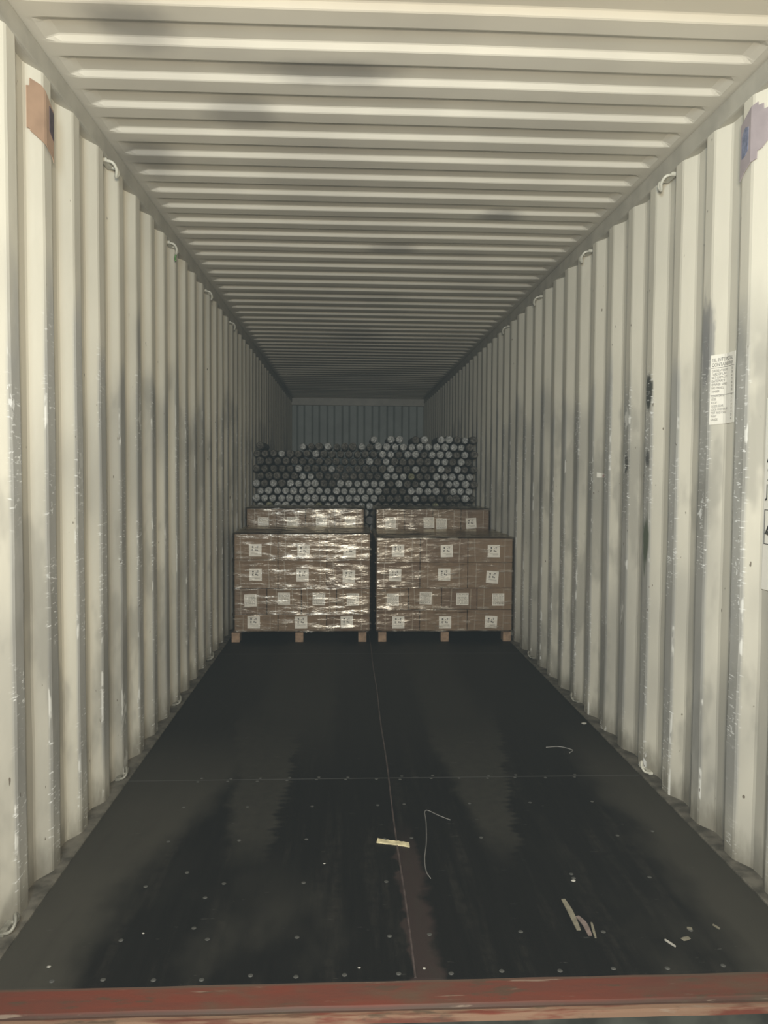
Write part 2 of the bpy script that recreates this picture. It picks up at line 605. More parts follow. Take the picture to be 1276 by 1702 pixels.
def roof_off(y):
    s = (y - R0 + 0.011) % PR
    if s < 0.022:
        return 0.0165 * (1 - s / 0.022)      # face turned to the door
    if s < 0.103:
        return 0.0
    if s < 0.139:
        return 0.0165 * (s - 0.103) / 0.036
    return 0.0165


xr = [-1.24, -1.165, -1.145, -1.12, -1.10, -1.085] + [-1.0 + 0.25 * i for i in range(9)] + [1.085, 1.10, 1.12, 1.145, 1.165, 1.24]
grid = []
for y in ysr:
    row = []
    for x in xr:
        f = max(0.0, min(1.0, (1.155 - abs(x)) / 0.06))
        f = f * f * (3 - 2 * f)
        sag = 0.006 * noise.noise(Vector((x * 0.9, y * 0.8, 3)))
        row.append(bm.verts.new((x, y, ZR1 + 0.002 + f * roof_off(y) + max(0, sag))))
    grid.append(row)
for i in range(len(ysr) - 1):
    for j in range(len(xr) - 1):
        bm.faces.new((grid[i][j], grid[i + 1][j], grid[i + 1][j + 1], grid[i][j + 1]))
struct('ceiling', bm, 'roof')

for n, s in ((1, -1), (2, 1)):         # top side rails
    bm = bmesh.new()
    add_box(bm, *sorted((s * (HW - 0.002), s * 1.25)), -0.03, LEN + 0.03, ZR0, ZR1, 0.008, 2)
    struct('trim_%d' % n, bm, 'rail')
for n, s in ((3, -1), (4, 1)):         # floor angles along the foot of the walls
    bm = bmesh.new()
    add_box(bm, *sorted((s * 1.146, s * 1.225)), 0.0, LEN, -0.03, 0.008, 0.003)
    struct('trim_%d' % n, bm, 'kick')
bm = bmesh.new()                       # end header beam at the far end
add_box(bm, -1.24, 1.24, LEN - 0.05, LEN + 0.02, 2.59, ZR1, 0.006)
struct('trim_5', bm, 'rail')
for n, s in ((6, -1), (7, 1)):         # door corner posts
    bm = bmesh.new()
    add_box(bm, *sorted((s * 1.19, s * 1.30)), -0.13, -0.021, -0.2, 2.80, 0.008)
    struct('trim_%d' % n, bm, 'rail')
bm = bmesh.new()                       # door header
add_box(bm, -1.19, 1.19, -0.13, -0.031, 2.64, 2.80, 0.008)
struct('trim_8', bm, 'rail')

bm = bmesh.new()                       # red door sill: plate, groove, rounded nose
prof = [(0.0, -0.004), (-0.090, -0.006), (-0.096, -0.015), (-0.108, -0.017), (-0.114, -0.007), (-0.128, -0.008), (-0.135, -0.012),
        (-0.138, -0.022), (-0.138, -0.21), (-0.06, -0.21), (-0.06, -0.05), (0.0, -0.05)]
nx = 40
rows = []
for i in range(nx + 1):
    x = -1.185 + 2.37 * i / nx
    rows.append([bm.verts.new((x, y + 0.0015 * noise.noise(Vector((x * 6, y * 9, 0))), z + 0.0015 * noise.noise(Vector((x * 5, y * 20, 4))))) for y, z in prof])
m_ = len(prof)
for i in range(nx):
    for j in range(m_):
        f = bm.faces.new((rows[i][j], rows[i + 1][j], rows[i + 1][(j + 1) % m_], rows[i][(j + 1) % m_]))
        f.material_index = 1 if j >= 7 else 0
bm.faces.new(rows[0])
bm.faces.new(rows[-1][::-1])
bmesh.ops.recalc_face_normals(bm, faces=bm.faces)
struct('trim_9', bm, ['sill', 'face'])

bm = bmesh.new()
add_box(bm, -1.146, 1.146, 0.001, LEN, -0.03, 0.0)
floor = struct('floor', bm, 'floor')
bm = bmesh.new()                       # steel centre joint of the floor
add_tube(bm, [(0.001 + 0.002 * math.sin(y * 5), y, 0.0005) for y in [0.004 + 0.15 * i for i in range(80)]], 0.0035, 6)
link_mesh('floor_joint', bm, 'joint', floor)
bm = bmesh.new()
bmesh.ops.create_circle(bm, cap_ends=True, segments=10, radius=0.0075)
r = bmesh.ops.extrude_face_region(bm, geom=bm.faces[:])
for v in r['geom']:
    if isinstance(v, bmesh.types.BMVert):
        v.co.z += 0.0012
        v.co.x *= 0.8
        v.co.y *= 0.8
bmesh.ops.recalc_face_normals(bm, faces=bm.faces)
screw0 = link_mesh('floor_screw', bm, 'screw', floor)
spots = [(-0.97, .027), (-.836, .028), (-.701, .021), (-.573, .018), (-.444, .031), (-.321, .021), (-.19, .024), (-.043, .024),
         (.1, .02), (.24, .025), (.40, .02), (.55, .024), (.70, .02), (.86, .026), (1.0, .02)]
for yy in (0.2, 0.508, 0.812, 1.11):
    for xx in (-0.84, -0.59, -0.33, -0.052, 0.055, 0.325, 0.577, 0.843):
        if R.random() < 0.93:
            spots.append((xx + R.uniform(-.008, .008), yy + R.uniform(-.006, .006)))
for xx in (-.84, -.71, -.58, -.45, -.32, -.19, -.053, .052, .192, .318, .445, .57, .707, .84):
    spots.append((xx, 1.38 + R.uniform(-.006, .006)))
    if R.random() < .6:
        spots.append((xx + .01, 1.412 + R.uniform(-.006, .006)))
spots += [(-.727, .588), (-.637, .427), (-.64, .259), (.58, .533), (.983, .839)]
for i, (xx, yy) in enumerate(spots):
    s = screw0 if i == 0 else screw0.copy()
    if i:
        C.objects.link(s)
    s.parent = floor
    s.location = (xx, yy, 0.0)

bm = bmesh.new()
add_box(bm, -14, 14, -16, 16, -1.30, -1.25)
struct('ground', bm, 'ground')

# ---------------------------------------------------------------- lashing rings


def lashing_ring(x, y, z, side, top, label, extra=None):
    t = thing('lashing_ring', label, 'ring', (x, y, z), 'lashing rings welded along the walls')
    s = -side                       # towards the middle of the container
    bm = bmesh.new()
    v = -1 if top else 1
    # bent D-ring: leaves the rail, swings out and comes back
    path = smooth_path([(side * 0.012, -0.035, 0.0), (s * 0.022, -0.034, v * 0.008), (s * 0.034, -0.016, v * 0.030),
                        (s * 0.026, 0.006, v * 0.052), (s * 0.030, 0.022, v * 0.034), (s * 0.020, 0.034, v * 0.010), (side * 0.012, 0.035, 0.0)], 6)
    add_tube(bm, path, 0.0065, 8)
    mt = 'ring' if top or (side > 0 and y < 2) else 'ringdirty'
    link_mesh('bent_bar', bm, mt, t, True)
    bm = bmesh.new()
    add_box(bm, *sorted((side * 0.022, s * 0.003)), -0.046, 0.046, -0.008, 0.008, 0.003)
    link_mesh('weld_plate', bm, mt, t)
    if not top:
        t.scale = (0.8, 0.8, 0.8)
    if extra:
        bm = bmesh.new()
        add_tube(bm, smooth_path([(s * 0.026, 0.006, -0.05), (s * 0.022, 0.004, -0.075), (s * 0.026, -0.004, -0.092)], 5), 0.006, 6)
        link_mesh('green_string', bm, 'green', t, True)
    return t


nth = ('nearest', 'second', 'third', 'fourth')
for sd, nm in ((-1, 'left'), (1, 'right')):
    for i, yy in enumerate((1.315, 2.45, 3.585, 4.72)):
        if sd < 0 and i == 1:
            lb = 'pale steel lashing ring with a green string, second under the left top rail'
        else:
            lb = 'pale steel lashing ring under the %s top rail, %s from the door' % (nm, nth[i])
        lashing_ring(sd * (HW + 0.003), yy, ZR0 - 0.008, sd, True, lb, extra=(sd < 0 and i == 1))
    for i, yy in enumerate((0.25, 1.405, 2.52, 3.63)):
        if sd > 0 and i == 0:
            continue
        k = i if sd < 0 else i - 1
        lb = 'pale steel lashing ring at the foot of the %s wall, %s from the door' % (nm, nth[k])
        lashing_ring(sd * (HW + 0.004), yy, 0.015, sd, False, lb)

# ---------------------------------------------------------------- things stuck on the walls


def on_wall(side, y, z, off):
    return Vector((side * (HW + wall_off(y) - off), y, z))


def wall_sheet(bm, side, outline, off=0.004, thick=0.002):
    """sheet following the corrugation; outline gives z range at depth y: list of (y, z0, z1)"""
    ys = wall_breaks(outline[0][0], outline[-1][0])
    for (yy, _, _) in outline:
        ys.append(yy)
    ys = sorted(set(ys))

    def zz(y):
        for (a, a0, a1), (b, b0, b1) in zip(outline, outline[1:]):
            if a <= y <= b:
                t = 0 if b == a else (y - a) / (b - a)
                return a0 + (b0 - a0) * t, a1 + (b1 - a1) * t
        return outline[-1][1:]
    fr, bk = [], []
    for y in ys:
        z0, z1 = zz(y)
        fr.append([bm.verts.new(on_wall(side, y, z, off)) for z in (z0, z1)])
        bk.append([bm.verts.new(on_wall(side, y, z, off - thick)) for z in (z0, z1)])
    n = len(ys)
    for i in range(n - 1):
        bm.faces.new((fr[i][0], fr[i + 1][0], fr[i + 1][1], fr[i][1]))
        bm.faces.new((bk[i][0], bk[i][1], bk[i + 1][1], bk[i + 1][0]))
        bm.faces.new((fr[i][1], fr[i + 1][1], bk[i + 1][1], bk[i][1]))
        bm.faces.new((fr[i][0], bk[i][0], bk[i + 1][0], fr[i + 1][0]))
    bm.faces.new((fr[0][0], fr[0][1], bk[0][1], bk[0][0]))
    bm.faces.new((fr[-1][0], bk[-1][0], bk[-1][1], fr[-1][1]))
    bmesh.ops.recalc_face_normals(bm, faces=bm.faces)


WALLROOT = {-1: (-HW, 0, 0), 1: (HW, 0, 0)}

t = thing('tape_patch', 'tan tape patch with a dark hole, high on the left wall near the door', 'tape')
bm = bmesh.new()
wall_sheet(bm, -1, [(0.535, 2.445, 2.575), (0.546, 2.445, 2.580), (0.547, 2.440, 2.603), (0.585, 2.425, 2.600), (0.610, 2.415, 2.585),
                    (0.655, 2.40, 2.56), (0.668, 2.385, 2.555)], 0.008)
link_mesh('tape_sheet', bm, 'tan', t)
bm = bmesh.new()
wall_sheet(bm, -1, [(0.630, 2.475, 2.555), (0.664, 2.455, 2.545)], 0.010)
link_mesh('vent_opening', bm, 'hole', t)

t = thing('tape_patch', 'torn pinkish tape patch with a bluish hole, high on the right wall near the door', 'tape')
bm = bmesh.new()
wall_sheet(bm, 1, [(0.542, 2.475, 2.58), (0.560, 2.458, 2.58), (0.561, 2.455, 2.60), (0.578, 2.45, 2.60), (0.579, 2.425, 2.612), (0.600, 2.42, 2.605),
                   (0.640, 2.40, 2.585), (0.668, 2.38, 2.568)], 0.008)
link_mesh('tape_sheet', bm, 'pink', t)
bm = bmesh.new()
wall_sheet(bm, 1, [(0.615, 2.47, 2.545), (0.635, 2.455, 2.55), (0.655, 2.45, 2.525)], 0.010)
link_mesh('vent_opening', bm, 'holeb', t)


def text_bm(body, size):
    cu = bpy.data.curves.new('lettering', 'FONT')
    cu.body = body
    cu.size = size
    o = bpy.data.objects.new('lettering', cu)
    C.objects.link(o)
    dg = bpy.context.evaluated_depsgraph_get()
    me = bpy.data.meshes.new_from_object(o.evaluated_get(dg))
    bpy.data.objects.remove(o)
    bm = bmesh.new()
    bm.from_mesh(me)
    bpy.data.meshes.remove(me)
    return bm


def wall_text(bm, body, size, y_start, z, off=0.0075, squeeze=1.0):
    """lettering on the right wall, reading from far (left) to near (right)"""
    tb = text_bm(body, size)
    mp = {}
    for v in tb.verts:
        mp[v] = bm.verts.new(on_wall(1, y_start - v.co.x * squeeze, z + v.co.y, off))
    for f in tb.faces:
        bm.faces.new([mp[v] for v in f.verts])
    tb.free()


# the notice: two heading lines, rows of small print with a value column
t = thing('notice_sticker', 'white printed notice sticker on the right wall, rows of small black text', 'sticker')
bm = bmesh.new()
Y0, Y1 = 0.868, 0.742
wall_sheet(bm, 1, [(Y1, 1.555, 1.812), (Y0, 1.552, 1.812)], 0.005)
link_mesh('sticker_sheet', bm, 'sticker', t)
bm = bmesh.new()
wall_text(bm, 'TIL INTERMODAL', 0.0185, Y0 - 0.008, 1.786, squeeze=0.72)
wall_text(bm, 'CONTAINER INSP', 0.0185, Y0 - 0.008, 1.768, squeeze=0.72)
rows_ = ('GROSS WEIGHT', 'TARE OF UNIT', 'NET CAPACITY', 'DATE MADE', 'OWNER SERIES', 'NO. PANEL', 'TIMBER')
rows2_ = ('FLOOR DATA', 'SIDES', 'ROOF', 'DOOR GEAR', 'LOCK AND SEAL FIT', 'TEST AND CHECK', 'PAINT', 'GRADE')
z = 1.748
for q in rows_:
    wall_text(bm, q, 0.0125, Y0 - 0.008, z, squeeze=0.75)
    wall_text(bm, '%d' % R.randint(12, 99), 0.0125, Y1 + 0.020, z, squeeze=0.75)
    z -= 0.0128
z -= 0.004
for q in rows2_:
    wall_text(bm, q, 0.0115, Y0 - 0.008, z, squeeze=0.7)
    wall_text(bm, '%d' % R.randint(12, 99), 0.0115, Y1 + 0.020, z, squeeze=0.75)
    z -= 0.0125
link_mesh('printed_text', bm, 'stickink', t)
for z in (1.763, 1.661):
    bm = bmesh.new()
    wall_sheet(bm, 1, [(Y1 + 0.004, z - 0.0006, z + 0.0006), (Y0 - 0.004, z - 0.0006, z + 0.0006)], 0.0066, 0.001)
    link_mesh('ruled_line', bm, 'stickink', t)

# white placard cut by the right edge of the photo
t = thing('warning_placard', 'white warning placard with bold black letters, at the right edge of the wall', 'sign')
bm = bmesh.new()
wall_sheet(bm, 1, [(0.395, 0.98, 1.62), (0.520, 0.98, 1.62)], 0.005)
link_mesh('placard_sheet', bm, 'white', t)
bm = bmesh.new()
bm.free()
for ch, sz, y_, z_ in (('1', 0.06, 0.505, 1.475), ('A', 0.06, 0.503, 1.405), ('2', 0.06, 0.499, 1.345), ('J', 0.06, 0.505, 1.292)):
    bm = bmesh.new()
    wall_text(bm, ch, sz, y_, z_)
    link_mesh('bold_letter', bm, 'black', t)
bm = bmesh.new()
for (a, b, z0, z1) in ((0.509, 0.511, 1.133, 1.248), (0.402, 0.511, 1.246, 1.248), (0.402, 0.511, 1.133, 1.135)):
    wall_sheet(bm, 1, [(a, z0, z1), (b, z0, z1)], 0.0068, 0.0015)
link_mesh('box_outline', bm, 'black', t)
bm = bmesh.new()
tri = [(0.505, 1.168), (0.460, 1.236), (0.415, 1.168)]
tri2 = [(0.487, 1.178), (0.460, 1.220), (0.433, 1.178)]
va = [bm.verts.new(on_wall(1, y, z, 0.0072)) for y, z in tri]
vb = [bm.verts.new(on_wall(1, y, z, 0.0072)) for y, z in tri2]
for i in range(3):
    bm.faces.new((va[i], va[(i + 1) % 3], vb[(i + 1) % 3], vb[i]))
link_mesh('warning_triangle', bm, 'black', t)

t = thing('paper_tag', 'small white paper tag with red marks stuck on the right wall', 'tag')
bm = bmesh.new()
wall_sheet(bm, 1, [(2.150, 1.348, 1.368), (2.232, 1.350, 1.376)], 0.004)
link_mesh('tag_paper', bm, 'sticker', t)
bm = bmesh.new()
wall_sheet(bm, 1, [(2.160, 1.351, 1.366), (2.166, 1.351, 1.366)], 0.0055, 0.001)
wall_sheet(bm, 1, [(2.174, 1.351, 1.362), (2.178, 1.351, 1.362)], 0.0055, 0.001)
link_mesh('red_mark', bm, 'red', t)

# ---------------------------------------------------------------- pallets, cartons, film


def make_pallet(x0, x1, y0, y1, label):
    t = thing('wooden_pallet', label, 'pallet', ((x0 + x1) / 2, (y0 + y1) / 2, 0))
    cx, cy = (x0 + x1) / 2, (y0 + y1) / 2
    w, d = (x1 - x0) / 2, (y1 - y0) / 2
    for ax in (-w, -0.0345, w - 0.069):
        for ay in (-d, -0.05, d - 0.1):
            bm = bmesh.new()
            add_box(bm, ax + .002, ax + 0.067, ay + .001, ay + 0.1, 0.0, 0.078, 0.002)
            link_mesh('block', bm, 'pallet', t)
    n = 7
    bw = 0.1
    for i in range(n):
        a = -d + 0.05 + (2 * d - 0.05 - bw) * i / (n - 1)
        bm = bmesh.new()
        add_box(bm, -w + 0.03, w - 0.01, a, a + bw, 0.0785, 0.0905, 0.002)
        link_mesh('deck_board', bm, 'pallet', t)
    return t


def make_carton(x0, x1, y0, y1, z0, z1, label, lab=None, group=None, mat='carton', bands=True):
    """lab: (x, z, tilt, style) of the shipping label on the front face, in world units"""
    t = thing('carton', label, 'carton', ((x0 + x1) / 2, (y0 + y1) / 2, z0), group)
    w, d, h = (x1 - x0) / 2 - 0.002, (y1 - y0) / 2 - 0.002, z1 - z0 - 0.002
    bm = bmesh.new()
    add_box(bm, -w, w, -d, d, 0.0005, h, 0.006, 2)
    link_mesh('carton_body', bm, mat, t)
    if not bands:
        return t
    bm = bmesh.new()
    sheet(bm, [(-w + .01, -.03, h), (w - .01, -.03, h), (w - .01, .03, h), (-w + .01, .03, h)], (0, 0, 0.0008))
    link_mesh('top_tape', bm, 'band', t)
    for s in (-1, 1):
        bx = s * (w - 0.062) + R.uniform(-.012, .012)
        lean = R.uniform(-.012, .012)
        bm = bmesh.new()
        sheet(bm, [(bx - .004, -d, .006), (bx + .004, -d, .006), (bx + .004 + lean, -d, h - .006), (bx - .004 + lean, -d, h - .006)], (0, -0.0012, 0))
        link_mesh('edge_tape', bm, 'band', t)
    if lab:
        lx, lz, tilt, style = lab
        cx, cz = lx - (x0 + x1) / 2, lz - z0
        ca, sa = math.cos(tilt), math.sin(tilt)

        def P(u, v, k=0.0):
            return (cx + u * ca - v * sa, -d - 0.0022 - k, cz + u * sa + v * ca)

        def rect(bm, u0, u1, v0, v1, k):
            bm.faces.new([bm.verts.new(P(*q, k)) for q in ((u0, v0), (u1, v0), (u1, v1), (u0, v1))])
        bm = bmesh.new()
        s = 0.050
        sheet(bm, [P(-s, -s), P(s, -s), P(s, s), P(-s, s)], (0, -0.0008, 0))
        lb = link_mesh('shipping_label', bm, 'paper', t)
        bm = bmesh.new()
        k = 0.0014
        if style == 0:
            for a in range(8):               # round dot
                pass
            vs = [bm.verts.new(P(-.020 + .007 * math.cos(q), .026 + .008 * math.sin(q), k)) for q in [math.pi * 2 * j / 10 for j in range(10)]]
            bm.faces.new(vs)
            rect(bm, .002, .008, .018, .024, k)
            rect(bm, .016, .021, .016, .036, k)
            rect(bm, .012, .026, .030, .033, k)
            for (a, b, c, d_) in ((-.027, -.014, .006, .010), (-.027, -.022, -.006, .008), (-.027, -.014, -.007, -.003),
                                  (-.002, .009, -.004, .009), (.011, .021, -.007, .004)):
                rect(bm, a, b, c, d_, k)
            link_mesh('printed_mark', bm, 'ink', lb)
            bm = bmesh.new()
            for v in (-.022, -.030):
                rect(bm, -.030 if v > -.025 else -.008, .036, v - .0018, v + .0018, k)
            link_mesh('printed_line', bm, 'inkgrey', lb)
        else:
            for j in range(8):
                v = .038 - j * .0105
                u = -.042
                while u < .036:
                    l = R.uniform(.005, .018)
                    rect(bm, u, min(u + l, .042), v - .0028, v + .0028, k)
                    u += l + R.uniform(.002, .007)
            link_mesh('printed_line', bm, 'inkgrey', lb)
    return t


def film_wrap(x0, x1, y0, y1, z0, z1, seams, label, seed, calm=None):
    """stretch film around a load: rounded rectangular tube, gathered at the seams, closed over the top edge"""
    bm = bmesh.new()
    g = 0.012
    x0, x1, y0, y1 = x0 - g, x1 + g, y0 - g, y1 + g
    rc = 0.02
    path = []

    def seg(ax, ay, bx, by, n):
        for i in range(n):
            path.append((ax + (bx - ax) * i / n, ay + (by - ay) * i / n))

    def arc(cx, cy, a0, n=4):
        for i in range(n):
            a = a0 + math.pi / 2 * i / n
            path.append((cx + rc * math.cos(a), cy + rc * math.sin(a)))
    seg(x0 + rc, y0, x1 - rc, y0, 64)
    arc(x1 - rc, y0 + rc, -math.pi / 2)
    seg(x1, y0 + rc, x1, y1 - rc, 30)
    arc(x1 - rc, y1 - rc, 0)
    seg(x1 - rc, y1, x0 + rc, y1, 30)
    arc(x0 + rc, y1 - rc, math.pi / 2)
    seg(x0, y1 - rc, x0, y0 + rc, 30)
    arc(x0 + rc, y0 + rc, math.pi)
    n = len(path)
    nz = 72
    cx, cy = (x0 + x1) / 2, (y0 + y1) / 2
    rings = []
    for j in range(nz + 1):
        z = z0 + (z1 + 0.006 - z0) * j / nz
        ring = []
        for (px, py) in path:
            k = 1.0
            if calm:
                k = 1.0 - 0.8 * max(0, min(1, (px - calm) / 0.04))
            w = noise.fractal(Vector((px * 5 + seed, py * 5, z * 30)), 1.0, 2.0, 3) * 0.0045 * k
            for sz in seams:
                b = math.exp(-((z - sz - 0.010 * noise.noise(Vector((px * 4, py * 4, seed + sz)))) / 0.013) ** 2)
                w += b * (0.010 + 0.010 * noise.noise(Vector((px * 9 + seed, py * 9, sz * 9)))) * k
            dx, dy = px - cx, py - cy
            nx_ = (1 if px > x1 - 0.01 else -1 if px < x0 + 0.01 else 0)
            ny_ = (1 if py > y1 - 0.01 else -1 if py < y0 + 0.01 else 0)
            w = max(-0.007, w)
            ring.append(bm.verts.new((px + nx_ * w * 0.5, py + ny_ * w, z)))
        rings.append(ring)
    # over the top edge, towards the middle
    for (f, dz) in ((0.985, 0.006), (0.93, 0.005), (0.84, 0.004), (0.6, 0.004), (0.3, 0.004)):
        ring = []
        for (px, py) in path:
            w = noise.fractal(Vector((px * 9 + seed, py * 9, 5)), 1.0, 2.0, 3) * 0.005
            ring.append(bm.verts.new((cx + (px - cx) * f, cy + (py - cy) * f, z1 + 0.006 + dz + max(-.004, w))))
        rings.append(ring)
    for a, b in zip(rings, rings[1:]):
        for i in range(n):
            bm.faces.new((a[i], a[(i + 1) % n], b[(i + 1) % n], b[i]))
    bm.faces.new(rings[-1])
    o = link_mesh('stretch_film', bm, 'film', None, True)
    return tag(o, label, 'plastic film', 'stretch film around the pallet loads')


RN = ('top layer', 'second layer', 'third layer', 'bottom layer')


def front_load(side, px0, px1, lx0, lx1, cols3, cols4, zs, labs, calm, seed):
    yf, ym, yb = 4.237, 4.70, 5.165
    make_pallet(px0, px1, yf + 0.004, yb - 0.004, 'wooden block pallet carrying the front %s load of brown cartons' % side)
    cn3 = ('left', 'middle', 'right')
    cn4 = ('leftmost', 'second from left', 'third from left', 'rightmost')
    i = 0
    for r in range(4):
        cols, names, style = (cols4, cn4, 1) if r == 2 else (cols3, cn3, 0)
        for c, nm in enumerate(names):
            lx, lz, tilt = labs[i]
            i += 1
            lb = 'brown carton, %s, %s, front %s pallet load' % (RN[r], nm if r == 2 else nm + ' column', side)
            make_carton(cols[c], cols[c + 1], yf + R.uniform(0, .006), ym, zs[r + 1], zs[r], lb, (lx, lz, tilt, style),
                        'cartons on the front %s pallet' % side, 'carton' if R.random() < .65 else 'carton_b')
    for r in range(4):
        for c in range(3):
            make_carton(cols3[c], cols3[c + 1], ym, yb, zs[r + 1], zs[r],
                        'brown carton in the rear rank of the front %s pallet load' % side, None,
                        'rear rank cartons on the front %s pallet' % side, 'carton', False)
    film_wrap(lx0, lx1, yf, yb, 0.086, zs[0], zs[1:4], 'clear wrinkled stretch film around the front %s pallet load' % side, seed, calm)


front_load('left', -1.116, -0.027, -1.092, 0.0, (-1.092, -0.743, -0.352, -0.001), (-1.092, -0.831, -0.556, -0.272, -0.001),
           (0.876, 0.667, 0.436, 0.226, 0.091),
           [(-.923, .746, 0), (-.537, .741, .02), (-.168, .737, 0), (-.921, .548, 0), (-.546, .543, 0), (-.173, .536, -.02), (-.962, .340, .03),
            (-.696, .354, 0), (-.414, .350, -.02), (-.139, .347, 0), (-.937, .164, 0), (-.557, .162, .02), (-.188, .164, .03)], None, 3.0)
front_load('right', 0.066, 1.157, 0.048, 1.160, (0.048, 0.404, 0.793, 1.160), (0.048, 0.312, 0.581, 0.872, 1.160),
           (0.846, 0.650, 0.440, 0.262, 0.091),
           [(.223, .745, 0), (.620, .742, .02), (1.004, .742, 0), (.201, .546, -.02), (.601, .550, 0), (.995, .529, -.07), (.183, .346, 0),
            (.451, .357, -.03), (.751, .350, 0), (1.045, .346, 0), (.230, .160, 0), (.611, .160, 0), (.988, .162, -.06)], 0.80, 17.0)


def rear_load(side, px0, px1, lx0, lx1, z1, labs, seed):
    yf, ym, yb = 5.27, 5.60, 5.93
    make_pallet(px0, px1, yf + 0.004, yb - 0.004, 'wooden block pallet carrying the rear %s load of brown cartons' % side)
    n = 4
    hs = (z1 - 0.091) / 5
    cw = (lx1 - lx0) / n
    cn = ('leftmost', 'second from left', 'third from left', 'rightmost')
    for r in range(5):
        for c in range(n):
            for (a, b, front) in ((yf, ym, True), (ym, yb, False)):
                z0 = 0.091 + hs * r
                if r == 4 and front:
                    make_carton(lx0 + cw * c, lx0 + cw * (c + 1), a, b, z0, z0 + hs,
                                'brown carton, %s in the top layer of the rear %s load' % (cn[c], side),
                                labs[c], 'cartons topping the rear %s pallet' % side, 'carton_b' if c % 2 else 'carton')
                else:
                    make_carton(lx0 + cw * c, lx0 + cw * (c + 1), a, b, z0, z0 + hs,
                                'brown carton low or behind in the rear %s pallet load' % side, None,
                                'covered cartons of the rear %s pallet' % side, 'carton', False)
    film_wrap(lx0, lx1, yf, yb, 0.086, z1, [z1 - hs, z1 - 2 * hs, z1 - 3 * hs], 'clear wrinkled stretch film around the rear %s pallet load' % side, seed)


rear_load('left', -1.13, -0.03, -1.125, -0.03, 1.035, [(-.97, .905, 0, 1), (-.70, .91, 0, 1), (-.43, .905, 0, 1), (-.16, .91, 0, 1)], 31.0)
rear_load('right', 0.085, 1.152, 0.082, 1.152, 1.035, [(.22, .91, 0, 1), (.58, .91, .03, 1), (.70, .90, 0, 1), (.98, .905, .05, 0)], 47.0)

# ---------------------------------------------------------------- wall of film-wrapped rolls
YR, RL, RR_ = 6.02, 0.62, 0.042


def roll_mesh(name, mats, seed):
    """a wrapped roll along y: soft tube, rounded shoulder, puckered film end"""
    rr = random.Random(seed)
    bm = bmesh.new()
    seg = 12
    prof = [(RL, 0.6), (RL - 0.01, 1.0), (0.05, 1.0), (0.018, 0.96), (0.0, 0.80), (-0.008, 0.52), (0.002, 0.30), (-0.006, 0.14)]
    rings = []
    for pi, (y, f) in enumerate(prof):
        ring = []
        for k in range(seg):
            a = 2 * math.pi * k / seg
            w = 1.0
            dy = 0.0
            if pi >= 3:
                w = 1 + rr.uniform(-.14, .06)
                dy = rr.uniform(-.006, .010) + (0.005 if k % 2 else -0.003)
            ring.append(bm.verts.new((RR_ * f * w * math.cos(a), y + dy, RR_ * f * w * math.sin(a))))
        rings.append(ring)
    for i, (a, b) in enumerate(zip(rings, rings[1:])):
        for k in range(seg):
            f = bm.faces.new((a[k], a[(k + 1) % seg], b[(k + 1) % seg], b[k]))
            f.material_index = 0 if i < 2 else 1
    bm.faces.new(rings[0][::-1])
    c = bm.faces.new(rings[-1])
    c.material_index = 1
    bmesh.ops.recalc_face_normals(bm, faces=bm.faces)
    me = bpy.data.meshes.new(name)
    bm.to_mesh(me)
    bm.free()
    for mm in mats:
        me.materials.append(M[mm])
    return me


bright = [roll_mesh('wrapped_roll', ('tube', 'roll'), s) for s in range(5)] + [roll_mesh('wrapped_roll', ('tube', 'roll_y'), 9)]
dim = [roll_mesh('wrapped_roll', ('tube', 'roll_dim'), s + 20) for s in range(4)]


def ordinal(n):
    return '%d%s' % (n, 'th' if 10 <= n % 100 <= 20 else {1: 'st', 2: 'nd', 3: 'rd'}.get(n % 10, 'th'))


NC, PX = 27, 0.0866
PZ = 0.0765
rows_z = [RR_ + 0.001 + PZ * i for i in range(23)]
vis = [r for r, z in enumerate(rows_z) if z > 0.93]
hid_bm = bmesh.new()
top_r = len(rows_z) - 1


def roll_x(r, c):
    return -1.126 + PX * c + (PX / 2 if r % 2 else 0)


for r, z in enumerate(rows_z):
    ncol = NC if r % 2 == 0 else NC - 1
    for c in range(ncol):
        x = roll_x(r, c)
        if r not in vis:
            add_tube(hid_bm, [(x, YR + 0.01, z), (x, YR + RL, z)], RR_, 8)
hid = link_mesh('wrapped_roll_stack', hid_bm, 'tube')
hid['kind'] = 'stuff'
tag(hid, 'lower rolls of the far heap, hidden behind the rear carton loads', 'rolls')

for r in vis:
    z = rows_z[r]
    ncol = NC if r % 2 == 0 else NC - 1
    down = top_r - r            # 0 = topmost full row (only on the right half)
    cols = []
    for c in range(ncol):
        x = roll_x(r, c)
        if down == 0 and (x < 0.0 or R.random() < 0.12):
            continue
        if down == 1 and x < -0.55 and R.random() < 0.6:
            continue
        cols.append((c, x))
    for j, (c, x) in enumerate(cols):
        left = x < 0.05
        if left:
            pb = (0, .35, .15, .1, .08, .12, .75, .95, .95, .85, .3, .05)[min(down, 11)]
        else:
            pb = (.9, .85, .5, .15, .3, .65, .7, .5, .3, .15, .05, .02)[min(down, 11)]
        br = R.random() < pb
        me = R.choice(bright) if br else R.choice(dim)
        if br and me is bright[-1] and R.random() < .75:
            me = bright[0]
        o = bpy.data.objects.new('wrapped_roll', me)
        C.objects.link(o)
        k = R.uniform(0.84, 0.98)
        o.scale = (k, 1, k)
        o.location = (x + R.uniform(-.004, .004), YR + R.uniform(-.05, .05) + (0.0 if br else 0.03), z - RR_ * (1 - k) + R.uniform(-.002, .002))
        o.rotation_euler = (0, R.uniform(0, 6.28), 0)
        tag(o, '%s roll end, %s from left, %s row from top of far heap' %
            ('whitish' if br else 'dull brown', ordinal(j + 1), ordinal(down + 1)), 'roll', 'film-wrapped rolls heaped behind the cartons')

